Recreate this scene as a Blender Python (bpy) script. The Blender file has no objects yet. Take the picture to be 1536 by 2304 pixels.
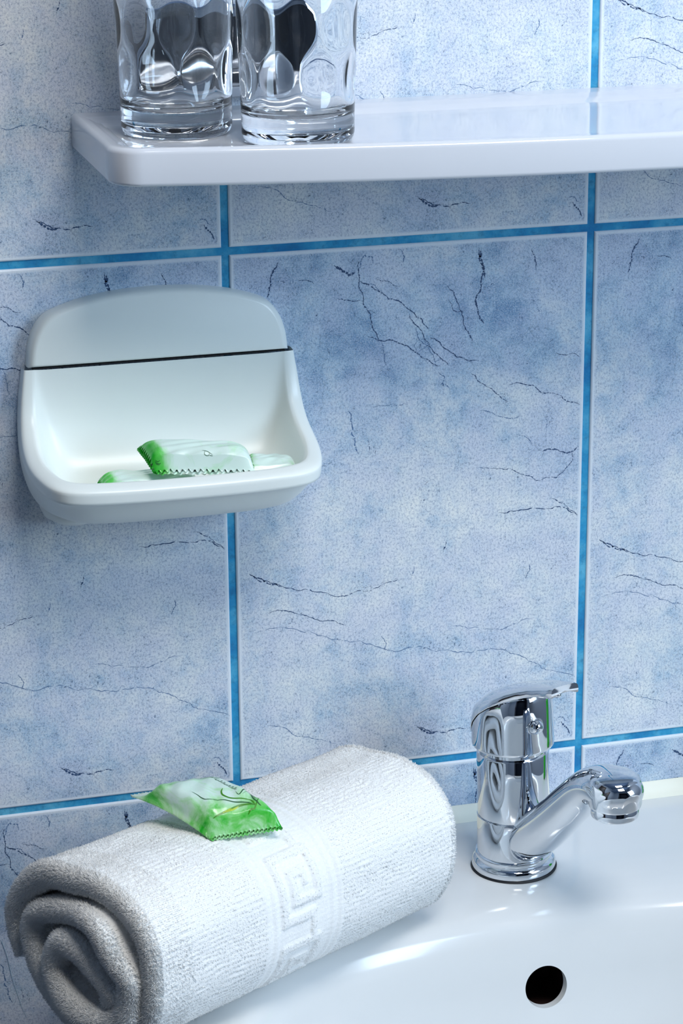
import bpy, bmesh, math, random
import numpy as np
from mathutils import Vector, Matrix

# ------------------------------------------------------------------ scene, camera, light
scn = bpy.context.scene
scn.view_settings.view_transform = 'Standard'
scn.view_settings.look = 'None'
scn.view_settings.gamma = 1.0
scn.view_settings.use_curve_mapping = False
scn.view_settings.exposure = 0.0
COL = scn.collection

CAMR = [[0.9634, -0.2678, -0.0073], [-0.0897, -0.2968, -0.9507], [0.2525, 0.9166, -0.31]]
cam_d = bpy.data.cameras.new('camera')
cam_d.sensor_fit = 'VERTICAL'
cam_d.sensor_height = 36.0
cam_d.sensor_width = 24.0
cam_d.lens = 5550.0 * 36.0 / 2304.0
cam_d.clip_start = 0.02
cam = bpy.data.objects.new('camera', cam_d)
COL.objects.link(cam)
rx, ry, rz = Vector(CAMR[0]), -Vector(CAMR[1]), -Vector(CAMR[2])
cam.matrix_world = Matrix(((rx.x, ry.x, rz.x, -0.2795), (rx.y, ry.y, rz.y, -1.2392),
                           (rx.z, ry.z, rz.z, 1.4540), (0, 0, 0, 1)))
scn.camera = cam

world = bpy.data.worlds.new('world')
scn.world = world
world.use_nodes = True
world.node_tree.nodes['Background'].inputs[0].default_value = (0.55, 0.68, 0.85, 1)
world.node_tree.nodes['Background'].inputs[1].default_value = 0.3

def area(name, loc, target, size, power, color, size_y=None):
    d = bpy.data.lights.new(name, 'AREA')
    d.energy = power; d.color = color
    d.shape = 'RECTANGLE'; d.size = size; d.size_y = size_y or size
    o = bpy.data.objects.new(name, d); COL.objects.link(o)
    o.location = loc
    o.rotation_euler = (Vector(target) - Vector(loc)).to_track_quat('-Z', 'Y').to_euler()
    return o
LAMP = (0.17, -0.92, 2.36)
area('ceiling_lamp_light', (LAMP[0], LAMP[1], LAMP[2] - 0.035), (0.05, 0.0, 1.0), 0.60, 21.5, (1.0, 0.98, 0.95))
area('added_blue_fill', (1.09, -1.15, 1.52), (0.0, 0.0, 1.0), 0.66, 20.0, (0.60, 0.79, 1.0), 0.80)  # blue fill lamp added from the right to lift the shadows

# ------------------------------------------------------------------ helpers
def kind(o, k): o['kind'] = k; return o
def tag(o, label, cat, group=None):
    o['label'] = label; o['category'] = cat
    if group: o['group'] = group
    return o
def empty(name, loc=(0, 0, 0), rot=(0, 0, 0)):
    o = bpy.data.objects.new(name, None); COL.objects.link(o)
    o.empty_display_size = 0.02
    o.location = loc; o.rotation_euler = rot
    return o
def mesh_obj(name, verts, faces, mats, parent=None, smooth=True, fmat=None, subsurf=0, auto=None):
    me = bpy.data.meshes.new(name)
    me.from_pydata([tuple(map(float, v)) for v in verts], [], [tuple(f) for f in faces])
    if not isinstance(mats, (list, tuple)): mats = [mats]
    for m in mats: me.materials.append(m)
    if fmat is not None:
        me.polygons.foreach_set('material_index', list(fmat))
    bm = bmesh.new(); bm.from_mesh(me)
    bmesh.ops.remove_doubles(bm, verts=bm.verts, dist=1e-6)
    bmesh.ops.recalc_face_normals(bm, faces=bm.faces)
    bm.to_mesh(me); bm.free()
    me.polygons.foreach_set('use_smooth', [smooth] * len(me.polygons))
    if auto is not None:
        me.set_sharp_from_angle(angle=math.radians(auto))
    me.update()
    o = bpy.data.objects.new(name, me); COL.objects.link(o)
    if parent: o.parent = parent
    if subsurf:
        md = o.modifiers.new('subsurf', 'SUBSURF'); md.levels = subsurf; md.render_levels = subsurf
    return o
def grid_faces(nu, nv, cu=False, cv=False, base=0):
    F = []
    for i in range(nu if cu else nu - 1):
        for j in range(nv if cv else nv - 1):
            a = i * nv + j; b = ((i + 1) % nu) * nv + j
            c = ((i + 1) % nu) * nv + (j + 1) % nv; d = i * nv + (j + 1) % nv
            F.append((base + a, base + b, base + c, base + d))
    return F
class MB:
    """collects pieces into one mesh"""
    def __init__(s): s.v = []; s.f = []; s.m = []
    def add(s, v, f, m=0):
        b = len(s.v); s.v += [tuple(map(float, q)) for q in v]
        s.f += [tuple(b + i for i in q) for q in f]; s.m += [m] * len(f)
    def box(s, a, b, m=0):
        (x0, y0, z0), (x1, y1, z1) = a, b
        s.add([(x0,y0,z0),(x1,y0,z0),(x1,y1,z0),(x0,y1,z0),(x0,y0,z1),(x1,y0,z1),(x1,y1,z1),(x0,y1,z1)],
              [(0,3,2,1),(4,5,6,7),(0,1,5,4),(1,2,6,5),(2,3,7,6),(3,0,4,7)], m)
    def build(s, name, mats, parent=None, smooth=False, **k):
        return mesh_obj(name, s.v, s.f, mats, parent, smooth, s.m, **k)
def lathe(profile, n=96, c=(0, 0, 0)):
    """profile of (r, z); closed at r=0 ends"""
    V = []; F = []
    rings = []
    for r, z in profile:
        if r < 1e-7:
            rings.append([len(V)]); V.append((c[0], c[1], c[2] + z))
        else:
            rings.append(list(range(len(V), len(V) + n)))
            V += [(c[0] + r * math.cos(2 * math.pi * k / n), c[1] + r * math.sin(2 * math.pi * k / n), c[2] + z) for k in range(n)]
    for a, b in zip(rings, rings[1:]):
        for k in range(n):
            k2 = (k + 1) % n
            if len(a) == 1 and len(b) == 1: continue
            if len(a) == 1: F.append((a[0], b[k], b[k2]))
            elif len(b) == 1: F.append((a[k], b[0], a[k2]))
            else: F.append((a[k], b[k], b[k2], a[k2]))
    return V, F
def catmull(P, n, closed=False):
    P = np.array(P, float); out = []
    N = len(P)
    rng_ = N if closed else N - 1
    for i in range(rng_):
        if closed: p0, p1, p2, p3 = P[(i-1) % N], P[i], P[(i+1) % N], P[(i+2) % N]
        else: p0, p1, p2, p3 = P[max(i-1, 0)], P[i], P[i+1], P[min(i+2, N-1)]
        for t in np.arange(n) / n:
            out.append(0.5 * ((2*p1) + (-p0+p2)*t + (2*p0-5*p1+4*p2-p3)*t*t + (-p0+3*p1-3*p2+p3)*t**3))
    if not closed: out.append(P[-1])
    return np.array(out)
def resample(P, step, closed=False):
    P = np.array(P, float)
    Q = np.vstack([P, P[:1]]) if closed else P
    d = np.r_[0, np.cumsum(np.linalg.norm(np.diff(Q, axis=0), axis=1))]
    n = max(2, int(round(d[-1] / step)))
    t = np.linspace(0, d[-1], n + 1)
    if closed: t = t[:-1]
    return np.stack([np.interp(t, d, Q[:, k]) for k in range(Q.shape[1])], 1), t, d[-1]

# ------------------------------------------------------------------ materials
def mat(name):
    m = bpy.data.materials.new(name); m.use_nodes = True
    nt = m.node_tree; b = nt.nodes['Principled BSDF']
    return m, nt, b
class N:
    def __init__(s, nt): s.nt = nt
    def node(s, t, **k):
        n = s.nt.nodes.new(t)
        for a, v in k.items(): setattr(n, a, v)
        return n
    def link(s, a, b): s.nt.links.new(a, b)
    def math(s, op, a, b=None, c=None, clamp=False):
        n = s.nt.nodes.new('ShaderNodeMath'); n.operation = op; n.use_clamp = clamp
        for i, v in enumerate((a, b, c)):
            if v is None: continue
            if isinstance(v, (int, float)): n.inputs[i].default_value = v
            else: s.nt.links.new(v, n.inputs[i])
        return n.outputs[0]
    def noise(s, vec, scale, detail=4, rough=0.5, dist=0.0):
        n = s.nt.nodes.new('ShaderNodeTexNoise')
        n.inputs['Scale'].default_value = scale; n.inputs['Detail'].default_value = detail
        n.inputs['Roughness'].default_value = rough; n.inputs['Distortion'].default_value = dist
        s.nt.links.new(vec, n.inputs['Vector'])
        return n.outputs['Fac']
    def ramp(s, fac, stops, interp='LINEAR'):
        n = s.nt.nodes.new('ShaderNodeValToRGB'); n.color_ramp.interpolation = interp
        e = n.color_ramp.elements
        while len(e) < len(stops): e.new(0.5)
        for q, (p, c) in zip(e, stops):
            q.position = p; q.color = (c[0], c[1], c[2], 1) if isinstance(c, tuple) else (c, c, c, 1)
        s.nt.links.new(fac, n.inputs[0]); return n.outputs[0]
    def mix(s, fac, a, b, mode='MIX'):
        n = s.nt.nodes.new('ShaderNodeMix'); n.data_type = 'RGBA'; n.blend_type = mode
        if isinstance(fac, (int, float)): n.inputs[0].default_value = fac
        else: s.nt.links.new(fac, n.inputs[0])
        for i, v in ((6, a), (7, b)):
            if isinstance(v, tuple): n.inputs[i].default_value = (v[0], v[1], v[2], 1)
            else: s.nt.links.new(v, n.inputs[i])
        return n.outputs[2]
    def bump(s, h, strength, dist, nrm=None):
        n = s.nt.nodes.new('ShaderNodeBump'); n.inputs['Strength'].default_value = strength
        n.inputs['Distance'].default_value = dist; s.nt.links.new(h, n.inputs['Height'])
        if nrm: s.nt.links.new(nrm, n.inputs['Normal'])
        return n.outputs[0]
def S(r, g, b):
    f = lambda c: (c/255/12.92) if c/255 <= 0.04045 else ((c/255+0.055)/1.055)**2.4
    return (f(r), f(g), f(b))
def simple(name, col, rough=0.4, metal=0.0, coat=0.0, var=0.03, spec=0.5):
    m, nt, b = mat(name); q = N(nt)
    tc = q.node('ShaderNodeTexCoord')
    n = q.noise(tc.outputs['Object'], 60.0, 3)
    hi = tuple(min(1, c * (1 + var)) for c in col); lo = tuple(c * (1 - var) for c in col)
    q.link(q.mix(n, lo, hi), b.inputs['Base Color'])
    b.inputs['Roughness'].default_value = rough; b.inputs['Metallic'].default_value = metal
    b.inputs['Coat Weight'].default_value = coat; b.inputs['Coat Roughness'].default_value = 0.05
    b.inputs['Specular IOR Level'].default_value = spec
    return m

TW, TH, GX, GZ = 0.204, 0.304, 0.0, 1.184          # tile pitch; one grout crossing

def tile_material():
    m, nt, b = mat('marbled_blue_tile'); q = N(nt)
    tc = q.node('ShaderNodeTexCoord'); sp = q.node('ShaderNodeSeparateXYZ'); q.link(tc.outputs['Object'], sp.inputs[0])
    X = sp.outputs[0]; Z = q.math('SUBTRACT', sp.outputs[2], GZ)
    dx = q.math('PINGPONG', X, TW / 2); dz = q.math('PINGPONG', Z, TH / 2)
    d = q.math('MINIMUM', dx, dz)
    # every tile carries the same print
    ux = q.math('FLOORED_MODULO', X, TW); uz = q.math('FLOORED_MODULO', Z, TH)
    cb = q.node('ShaderNodeCombineXYZ'); q.link(ux, cb.inputs[0]); q.link(uz, cb.inputs[2])
    vec = cb.outputs[0]
    ms = q.node('ShaderNodeVectorMath', operation='MULTIPLY'); q.link(vec, ms.inputs[0]); ms.inputs[1].default_value = (1.0, 1, 0.7)
    big = q.noise(ms.outputs[0], 16.0, 5, 0.62, 0.6)
    mid = q.noise(vec, 75.0, 5, 0.7, 0.3)
    ms2 = q.node('ShaderNodeVectorMath', operation='MULTIPLY'); q.link(vec, ms2.inputs[0]); ms2.inputs[1].default_value = (1.0, 1, 0.8)
    fine = q.noise(ms2.outputs[0], 820.0, 4, 0.85)
    grain = q.noise(vec, 1400.0, 3, 0.8)
    # darker band in the upper part of the print
    top = q.ramp(uz, [(0.0, 0.40), (0.12, 0.44), (0.225, 0.50), (0.275, 0.62), (0.30, 0.66)])
    base = q.math('ADD', q.math('MULTIPLY', big, 0.60), q.math('MULTIPLY', mid, 0.50))
    base = q.math('ADD', base, q.math('MULTIPLY', q.math('SUBTRACT', top, 0.5), 0.55))
    c = q.ramp(base, [(0.38, S(234, 237, 235)), (0.50, S(210, 220, 228)), (0.60, S(172, 197, 218)), (0.72, S(120, 156, 192))])
    lav = q.noise(vec, 30.0, 4, 0.6)
    c = q.mix(q.ramp(lav, [(0.42, 0.0), (0.62, 0.55)]), c, S(203, 209, 229))
    c = q.mix(q.ramp(fine, [(0.48, 0.0), (0.62, 1.0)]), c, q.mix(0.62, c, S(66, 104, 148)))
    c = q.mix(q.ramp(grain, [(0.47, 0.0), (0.66, 0.6)]), c, S(238, 241, 243))
    # small dark pits where the print is darkest
    pit = q.noise(vec, 640.0, 5, 0.85, 0.6)
    pm = q.math('MULTIPLY', q.ramp(pit, [(0.56, 0.0), (0.63, 1.0)]), q.ramp(mid, [(0.50, 0.03), (0.60, 1.0)]))
    c = q.mix(pm, c, S(52, 78, 112))
    # hairline veins
    vo = q.node('ShaderNodeTexVoronoi', feature='DISTANCE_TO_EDGE'); vo.inputs['Scale'].default_value = 22.0
    wob = q.node('ShaderNodeTexNoise'); wob.inputs['Scale'].default_value = 55.0; wob.inputs['Detail'].default_value = 6.0
    q.link(vec, wob.inputs['Vector'])
    vm = q.node('ShaderNodeVectorMath', operation='MULTIPLY_ADD'); q.link(wob.outputs['Color'], vm.inputs[0]); vm.inputs[1].default_value = (0.045, 0.045, 0.045)
    q.link(vec, vm.inputs[2]); q.link(vm.outputs[0], vo.inputs['Vector'])
    vein = q.math('MULTIPLY', q.ramp(vo.outputs['Distance'], [(0.0, 0.6), (0.006, 0.0)]), q.ramp(big, [(0.50, 0.0), (0.62, 0.7)]))
    c = q.mix(vein, c, S(48, 74, 112))
    # pale glazed edge of each tile
    edge = q.ramp(q.math('MULTIPLY', d, 100.0), [(0.0, 1.0), (0.36, 0.85), (0.47, 0.0)])
    c = q.mix(edge, c, S(224, 231, 238))
    q.link(c, b.inputs['Base Color'])
    b.inputs['Roughness'].default_value = 0.42
    b.inputs['Specular IOR Level'].default_value = 0.35
    q.link(q.bump(q.math('ADD', fine, mid), 0.12, 0.0006), b.inputs['Normal'])
    return m
def grout_material():
    m, nt, b = mat('teal_grout'); q = N(nt)
    tc = q.node('ShaderNodeTexCoord')
    n1 = q.noise(tc.outputs['Object'], 35.0, 5, 0.6); n2 = q.noise(tc.outputs['Object'], 260.0, 4, 0.7)
    c = q.ramp(n1, [(0.35, S(20, 120, 176)), (0.5, S(42, 148, 194)), (0.65, S(92, 176, 208))])
    c = q.mix(q.ramp(n2, [(0.5, 0.0), (0.72, 0.55)]), c, S(26, 98, 140))
    q.link(c, b.inputs['Base Color']); b.inputs['Roughness'].default_value = 0.8
    q.link(q.bump(n2, 0.4, 0.0008), b.inputs['Normal'])
    return m
M_tile = tile_material(); M_grout = grout_material()
M_crack = simple('tile_crack_ink', S(48, 74, 112), 0.5, var=0.3)
M_crack2 = simple('tile_hairline_ink', S(82, 112, 152), 0.5, var=0.3)
M_porc = simple('sink_porcelain', S(222, 224, 224), 0.17, coat=0.2, var=0.01)
M_shelf = simple('shelf_plastic', S(216, 220, 227), 0.10, coat=0.3, var=0.01)
M_dish = simple('dish_plastic', S(236, 242, 238), 0.33, var=0.01)
M_dark = simple('dark_gap', S(20, 22, 24), 0.8)
M_drainpipe = simple('rusty_overflow', S(46, 26, 24), 0.7, var=0.4)
M_chrome = simple('chrome', (0.74, 0.77, 0.81), 0.035, metal=1.0, var=0.005)
M_caulk = simple('sealant', S(236, 236, 222), 0.45)
M_wallp = simple('pale_wall_paint', S(164, 173, 184), 0.7)
M_ceil = simple('ceiling_paint', S(112, 130, 156), 0.8)
M_floor = simple('grey_floor_tile', S(70, 84, 106), 0.35)
M_wood = simple('dark_brown_wood', S(38, 24, 22), 0.4, var=0.3)
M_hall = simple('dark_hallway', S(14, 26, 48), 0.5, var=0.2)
M_rubber = simple('black_gasket', S(10, 14, 22), 0.6)
M_glass, _nt, _b = mat('clear_glass')
_b.inputs['Transmission Weight'].default_value = 1.0; _b.inputs['Roughness'].default_value = 0.0
_b.inputs['IOR'].default_value = 1.5; _b.inputs['Base Color'].default_value = (0.985, 0.993, 1.0, 1)
_q = N(_nt); _tc = _q.node('ShaderNodeTexCoord')
_q.link(_q.bump(_q.noise(_tc.outputs['Object'], 90.0, 2), 0.02, 0.0003), _b.inputs['Normal'])
M_lamp, _nt, _b = mat('lamp_diffuser')
_b.inputs['Emission Color'].default_value = (0.94, 0.97, 1.0, 1); _b.inputs['Emission Strength'].default_value = 3.0
M_fillpane, _nt, _b = mat('fill_pane_glow')
_b.inputs['Emission Color'].default_value = (0.80, 0.90, 1.0, 1); _b.inputs['Emission Strength'].default_value = 0.5  # glowing pane of the added fill window

# ------------------------------------------------------------------ room
XL, XR, YF, ZC = -1.15, 1.15, -2.05, 2.40
CRACKS = [([(139.7, -7.4),(140.7, -12.8),(142.2, -19.2),(141.3, -24.5),(140.0, -31.5),(138.2, -36.8),(139.6, -43.2),(143.0, -48.8)],0.75, 0),([(140.7, -8.4),(140.0, -12.8),(142.6, -17.4),(143.1, -23.7)],1.1, 0),([(72.5, -20.7),(78.8, -23.8),(84.2, -27.3),(88.8, -31.6),(96.9, -34.8),(102.4, -39.6),(107.9, -44.5),(111.6, -50.2)],0.5, 0),([(75.2, -22.2),(81.5, -23.5),(86.0, -28.7)],0.35, 1),([(72.6, -9.3),(72.1, -14.5),(72.5, -20.7),(73.4, -26.1),(74.7, -33.2),(78.8, -38.9),(79.7, -46.1),(82.4, -50.7),(83.3, -53.5)],0.5, 0),([(76.9, -51.0),(83.3, -53.9),(92.4, -55.1),(99.7, -58.3),(106.1, -63.3),(111.6, -67.3),(118.1, -70.6)],0.5, 0),([(100.6, -40.4),(104.2, -46.9),(108.8, -54.5),(113.5, -61.1),(119.0, -67.0),(122.7, -70.9)],0.45, 0),([(113.0, -54.8),(119.0, -59.7),(124.5, -63.8),(130.1, -66.9),(140.4, -69.5)],0.5, 0),([(121.5, -25.8),(127.1, -34.2),(130.9, -44.4),(132.8, -51.7),(136.6, -59.2)],0.5, 0),([(60.8, -29.6),(67.1, -30.9),(73.4, -31.2)],0.45, 0),([(122.5, -33.9),(125.3, -40.4),(130.8, -41.2)],0.35, 0),([(135.8, -76.5),(140.5, -81.5),(147.1, -85.7),(151.9, -89.7),(158.5, -94.4)],0.4, 0),([(157.4, -84.6),(163.1, -83.7),(171.6, -85.8),(177.4, -90.8),(184.1, -91.4),(191.8, -96.7),(199.5, -99.6)],0.4, 0),([(178.0, -124.5),(181.8, -123.5),(188.6, -125.5),(194.4, -126.4),(199.2, -123.7)],0.6, 0),([(195.4, -126.0),(196.4, -129.9),(191.7, -136.1),(187.0, -140.5),(174.5, -141.2),(165.8, -136.7),(155.3, -132.9),(140.1, -130.1)],0.35, 0),([(184.5, -68.3),(190.3, -70.1),(196.0, -69.7),(198.9, -71.7)],0.35, 0),([(84.6, -54.5),(86.0, -60.9),(88.7, -69.2)],0.35, 1),([(169.3, -9.3),(171.8, -14.8),(172.3, -20.3)],0.5, 0),([(106.1, -55.2),(103.3, -58.6),(105.2, -62.3),(111.6, -58.3),(108.8, -55.4)],0.25, 1),([(104.2, -47.8),(106.1, -55.2),(114.4, -64.8),(115.3, -68.5),(120.9, -66.2)],0.3, 1),([(72.6, -14.6),(75.3, -6.8),(79.8, -8.0),(80.2, -11.5)],0.5, 1),([(95.1, -4.6),(97.8, -9.2),(96.9, -12.6)],0.5, 1),([(117.2, -74.1),(120.9, -77.2),(119.1, -80.7),(123.8, -83.8)],0.45, 1),([(140.7, -98.0),(148.2, -99.6),(156.8, -103.5),(165.3, -102.9)],0.35, 1),([(162.6, -112.9),(168.3, -115.3),(171.3, -119.3)],0.35, 1),([(99.7, -90.1),(87.7, -90.5),(78.6, -90.7)],0.25, 1),([(65.8, -91.9),(68.0, -99.4),(69.8, -109.6),(72.0, -117.1)],0.6, 1),([(76.7, -109.3),(77.6, -116.7)],0.35, 0),([(79.9, -112.8),(81.7, -118.9)],0.35, 0),([(179.6, -105.0),(180.2, -112.5)],0.5, 1),([(173.1, -40.1),(175.1, -45.7)],0.4, 1),([(149.8, -36.7),(150.3, -43.0)],0.4, 1),([(82.4, -20.5),(87.9, -21.7),(96.0, -24.5)],0.35, 0),([(77.9, -37.0),(82.4, -39.6)],0.4, 0),([(58.7, -11.2),(63.6, -14.8),(66.9, -17.0),(70.2, -15.6)],1.2, 0),([(28.3, -7.6),(24.0, -17.0),(23.1, -21.0),(21.8, -26.6)],0.7, 0),([(25.7, -17.5),(33.0, -17.6)],0.35, 0),([(38.8, -17.6),(43.7, -18.3),(47.8, -20.6)],0.4, 0),([(49.3, -36.7),(48.4, -38.3)],0.6, 0),([(54.9, -56.1),(56.1, -59.5)],0.5, 0),([(24.7, -27.6),(26.2, -34.2)],0.3, 1),([(9.4, -179.9),(22.8, -186.5),(38.0, -192.5),(58.5, -198.2),(70.6, -195.9),(86.2, -193.1),(95.0, -191.3)],0.4, 0),([(9.4, -179.9),(16.1, -183.2),(23.6, -187.2),(27.8, -188.8)],0.7, 0),([(19.1, -203.7),(31.0, -204.1),(44.7, -209.1),(56.7, -212.1),(63.6, -215.6)],0.4, 0),([(12.1, -214.4),(53.2, -221.5),(79.2, -228.9),(110.8, -234.2),(135.8, -239.7),(161.0, -243.4),(172.0, -249.2),(183.0, -256.0),(201.5, -262.8)],0.3, 1),([(125.0, -222.2),(135.7, -225.7),(155.4, -228.2),(175.1, -223.1)],0.25, 1),([(103.9, -280.9),(114.6, -285.9),(125.4, -286.3),(134.4, -286.5)],0.5, 0),([(105.6, -282.1),(112.8, -286.6),(116.4, -286.5)],0.8, 0),([(192.9, -288.9),(196.7, -294.0),(198.2, -297.0)],0.8, 0),([(190.0, -286.6),(193.7, -286.5),(196.6, -289.3)],0.4, 1),([(152.7, -158.1),(166.8, -157.7),(184.7, -158.5),(200.0, -163.5)],0.45, 0),([(182.7, -152.1),(193.6, -158.5),(200.0, -164.4)],0.35, 0),([(169.3, -198.9),(171.9, -193.8),(171.3, -190.2)],0.4, 1),([(122.0, -171.9),(120.3, -177.9)],0.7, 0),([(103.7, -185.1),(102.3, -190.3)],0.6, 1),([(18.0, -270.6),(31.7, -276.8),(49.1, -282.5),(57.8, -286.4)],0.3, 1),([(84.4, -224.1),(87.1, -229.8),(85.8, -233.2)],0.4, 1)]
def tile_wall():
    mb = MB()
    g = 0.0021; bev = 0.0009; dp = 0.0012
    # grout bed
    nx0, nx1 = -6, 6; nz0, nz1 = -4, 5
    x0, x1 = nx0 * TW, nx1 * TW; z0, z1 = 0.0, ZC
    mb.add([(XL, dp, z0), (XR, dp, z0), (XR, dp, z1), (XL, dp, z1)], [(0, 1, 2, 3)], 1)
    for i in range(nx0, nx1):
        for k in range(-4, 4):
            a = max(i * TW + g, XL); b = min((i + 1) * TW - g, XR)
            c = max(GZ + k * TH + g, 0.0); d = min(GZ + (k + 1) * TH - g, ZC)
            if b - a < 0.004 or d - c < 0.004: continue
            V = []
            for ins, y in ((0, dp), (0, bev), (bev * 0.35, bev * 0.35), (bev, 0.0)):
                V += [(a + ins, y, c + ins), (b - ins, y, c + ins), (b - ins, y, d - ins), (a + ins, y, d - ins)]
            F = []
            for r in range(3):
                for s in range(4):
                    F.append((r*4+s, r*4+(s+1) % 4, r*4+4+(s+1) % 4, r*4+4+s))
            F.append((12, 13, 14, 15))
            mb.add(V, F, 0)
    # cracks of the tile print, the same on every tile
    rnd = random.Random(5)
    strips = []; hash_ = [rnd.random() for _ in range(997)]
    for pts, wid, mi in CRACKS:
        P = [np.array(p) / 1000.0 for p in pts]
        for it in range(4):                       # midpoint displacement
            Q = [P[0]]
            for u, v in zip(P, P[1:]):
                L = np.linalg.norm(v - u); nrm = np.array([-(v-u)[1], (v-u)[0]]) / max(L, 1e-9)
                Q += [(u + v) / 2 + nrm * rnd.uniform(-1, 1) * L * 0.13, v]
            P = Q
        W = []; w = wid / 2000.0
        for i, p in enumerate(P):
            e = min(1.0, i / 6.0, (len(P) - 1 - i) / 6.0)
            W.append(w * 1.15 * (0.25 + 0.75 * e) * rnd.choice((0.35, 0.6, 0.8, 1.0, 1.3)))
        strips.append((P, W, mi))
    for i in range(-3, 3):
        for k in range(-3, 2):
            for P, W, mi in strips:
                V = []; F = []; ok = []
                for j, p in enumerate(P):
                    t = P[min(j + 1, len(P) - 1)] - P[max(j - 1, 0)]; t = t / max(np.linalg.norm(t), 1e-9)
                    nn = np.array([-t[1], t[0]]) * W[j]
                    inside = 0.0035 < p[0] < TW - 0.0035 and -TH + 0.0035 < p[1] < -0.0035
                    ok.append(inside)
                    for s in (-1, 1):
                        V.append((i * TW + p[0] + s * nn[0], -0.00006, GZ + (k + 1) * TH + p[1] + s * nn[1]))
                for j in range(len(P) - 1):
                    if ok[j] and ok[j + 1] and (hash_[(j * 7 + len(P)) % 997] > .07): F.append((2*j, 2*j+2, 2*j+3, 2*j+1))
                if F: mb.add(V, F, 2 + mi)
    me_v, me_f, me_m = mb.v, mb.f, mb.m
    me = bpy.data.meshes.new('wall_back'); me.from_pydata(me_v, [], me_f)
    for m in (M_tile, M_grout, M_crack, M_crack2): me.materials.append(m)
    me.polygons.foreach_set('material_index', me_m); me.update()
    o = bpy.data.objects.new('wall_back', me); COL.objects.link(o)
    kind(o, 'structure')
tile_wall()
def plane_wall(name, a, b, m, holes=()):
    mb = MB(); mb.box(a, b); return kind(mb.build(name, [m]), 'structure')
plane_wall('floor', (XL - .1, YF - .1, -0.1), (XR + .1, 0.1, 0.0), M_floor)
plane_wall('ceiling', (XL - .1, YF - .1, ZC), (XR + .1, 0.1, ZC + 0.1), M_ceil)
# right wall opened for an added, unseen fill window, left wall with a dark door
mb = MB()
mb.box((XR, YF, 0), (XR + .1, -1.55, ZC)); mb.box((XR, -0.75, 0), (XR + .1, 0.1, ZC))
mb.box((XR, -1.55, 0), (XR + .1, -0.75, 1.10)); mb.box((XR, -1.55, 2.05), (XR + .1, -0.75, ZC))
kind(mb.build('wall_right', [M_wallp]), 'structure')
mb = MB()
mb.box((XL - .1, YF, 0), (XL, -0.80, ZC)); mb.box((XL - .1, -0.05, 0), (XL, 0.1, ZC)); mb.box((XL - .1, -0.80, 2.02), (XL, -0.05, ZC))
kind(mb.build('wall_left', [M_wallp]), 'structure')
mb = MB()
mb.box((XR + .02, -1.55, 1.10), (XR + .06, -1.50, 2.05)); mb.box((XR + .02, -0.80, 1.10), (XR + .06, -0.75, 2.05))
mb.box((XR + .02, -1.50, 1.10), (XR + .06, -0.80, 1.15)); mb.box((XR + .02, -1.50, 2.00), (XR + .06, -0.80, 2.05))
mb.box((XR + .04, -1.50, 1.15), (XR + .045, -0.80, 2.00), 1)
kind(mb.build('fill_window_1', [M_wallp, M_fillpane]), 'structure')  # unseen window, added to go with the blue fill lamp
def door(name, a, b, m):
    mb = MB(); mb.box(a, b); o = kind(mb.build(name, [m]), 'structure'); return o
d1 = door('door_1', (XL - .07, -0.80, 0.0), (XL - .03, -0.05, 2.02), M_wood)
h = MB(); h.add(*lathe([(0, 0), (.011, 0), (.011, .05), (.02, .055), (.02, .075), (0, .08)], 24)); hv = [(z + XL - .03, y - .73, x + 1.0) for x, y, z in h.v]
mesh_obj('door_handle', hv, h.f, M_chrome, d1)
# front wall with an open dark doorway
mb = MB()
mb.box((XL, YF - .1, 0), (-0.30, YF, ZC)); mb.box((0.86, YF - .1, 0), (XR, YF, ZC)); mb.box((-0.30, YF - .1, 2.05), (0.86, YF, ZC))
kind(mb.build('wall_front', [M_wallp]), 'structure')
mb = MB()
mb.box((-0.4, YF - 1.0, 0), (0.95, YF - .95, 2.2)); mb.box((-0.45, YF - 1.0, 0), (-0.4, YF - .1, 2.2)); mb.box((0.95, YF - 1.0, 0), (1.0, YF - .1, 2.2))
mb.box((-0.45, YF - 1.0, 2.2), (1.0, YF - .1, 2.25)); mb.box((-0.45, YF - 1.0, -.05), (1.0, YF - .1, 0.0))
kind(mb.build('wall_hallway', [M_hall]), 'structure')
mb = MB()
mb.box((-0.36, YF, 0), (-0.30, YF + .02, 2.10)); mb.box((0.86, YF, 0), (0.92, YF + .02, 2.10)); mb.box((-0.30, YF, 2.04), (0.86, YF + .02, 2.10))
kind(mb.build('trim_1', [M_wood]), 'structure')
# ceiling lamp
cl = empty('ceiling_lamp', (LAMP[0], LAMP[1], ZC))
tag(cl, 'flat white ceiling lamp lighting the washbasin wall', 'lamp')
mesh_obj('lamp_base', *lathe([(0, 0), (.19, 0), (.19, -.03), (.175, -.035), (0, -.035)], 64), M_ceil, cl)
mesh_obj('diffuser', *lathe([(.17, -.0352), (.16, -.048), (.1, -.055), (0, -.057)], 64), M_lamp, cl)

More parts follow.
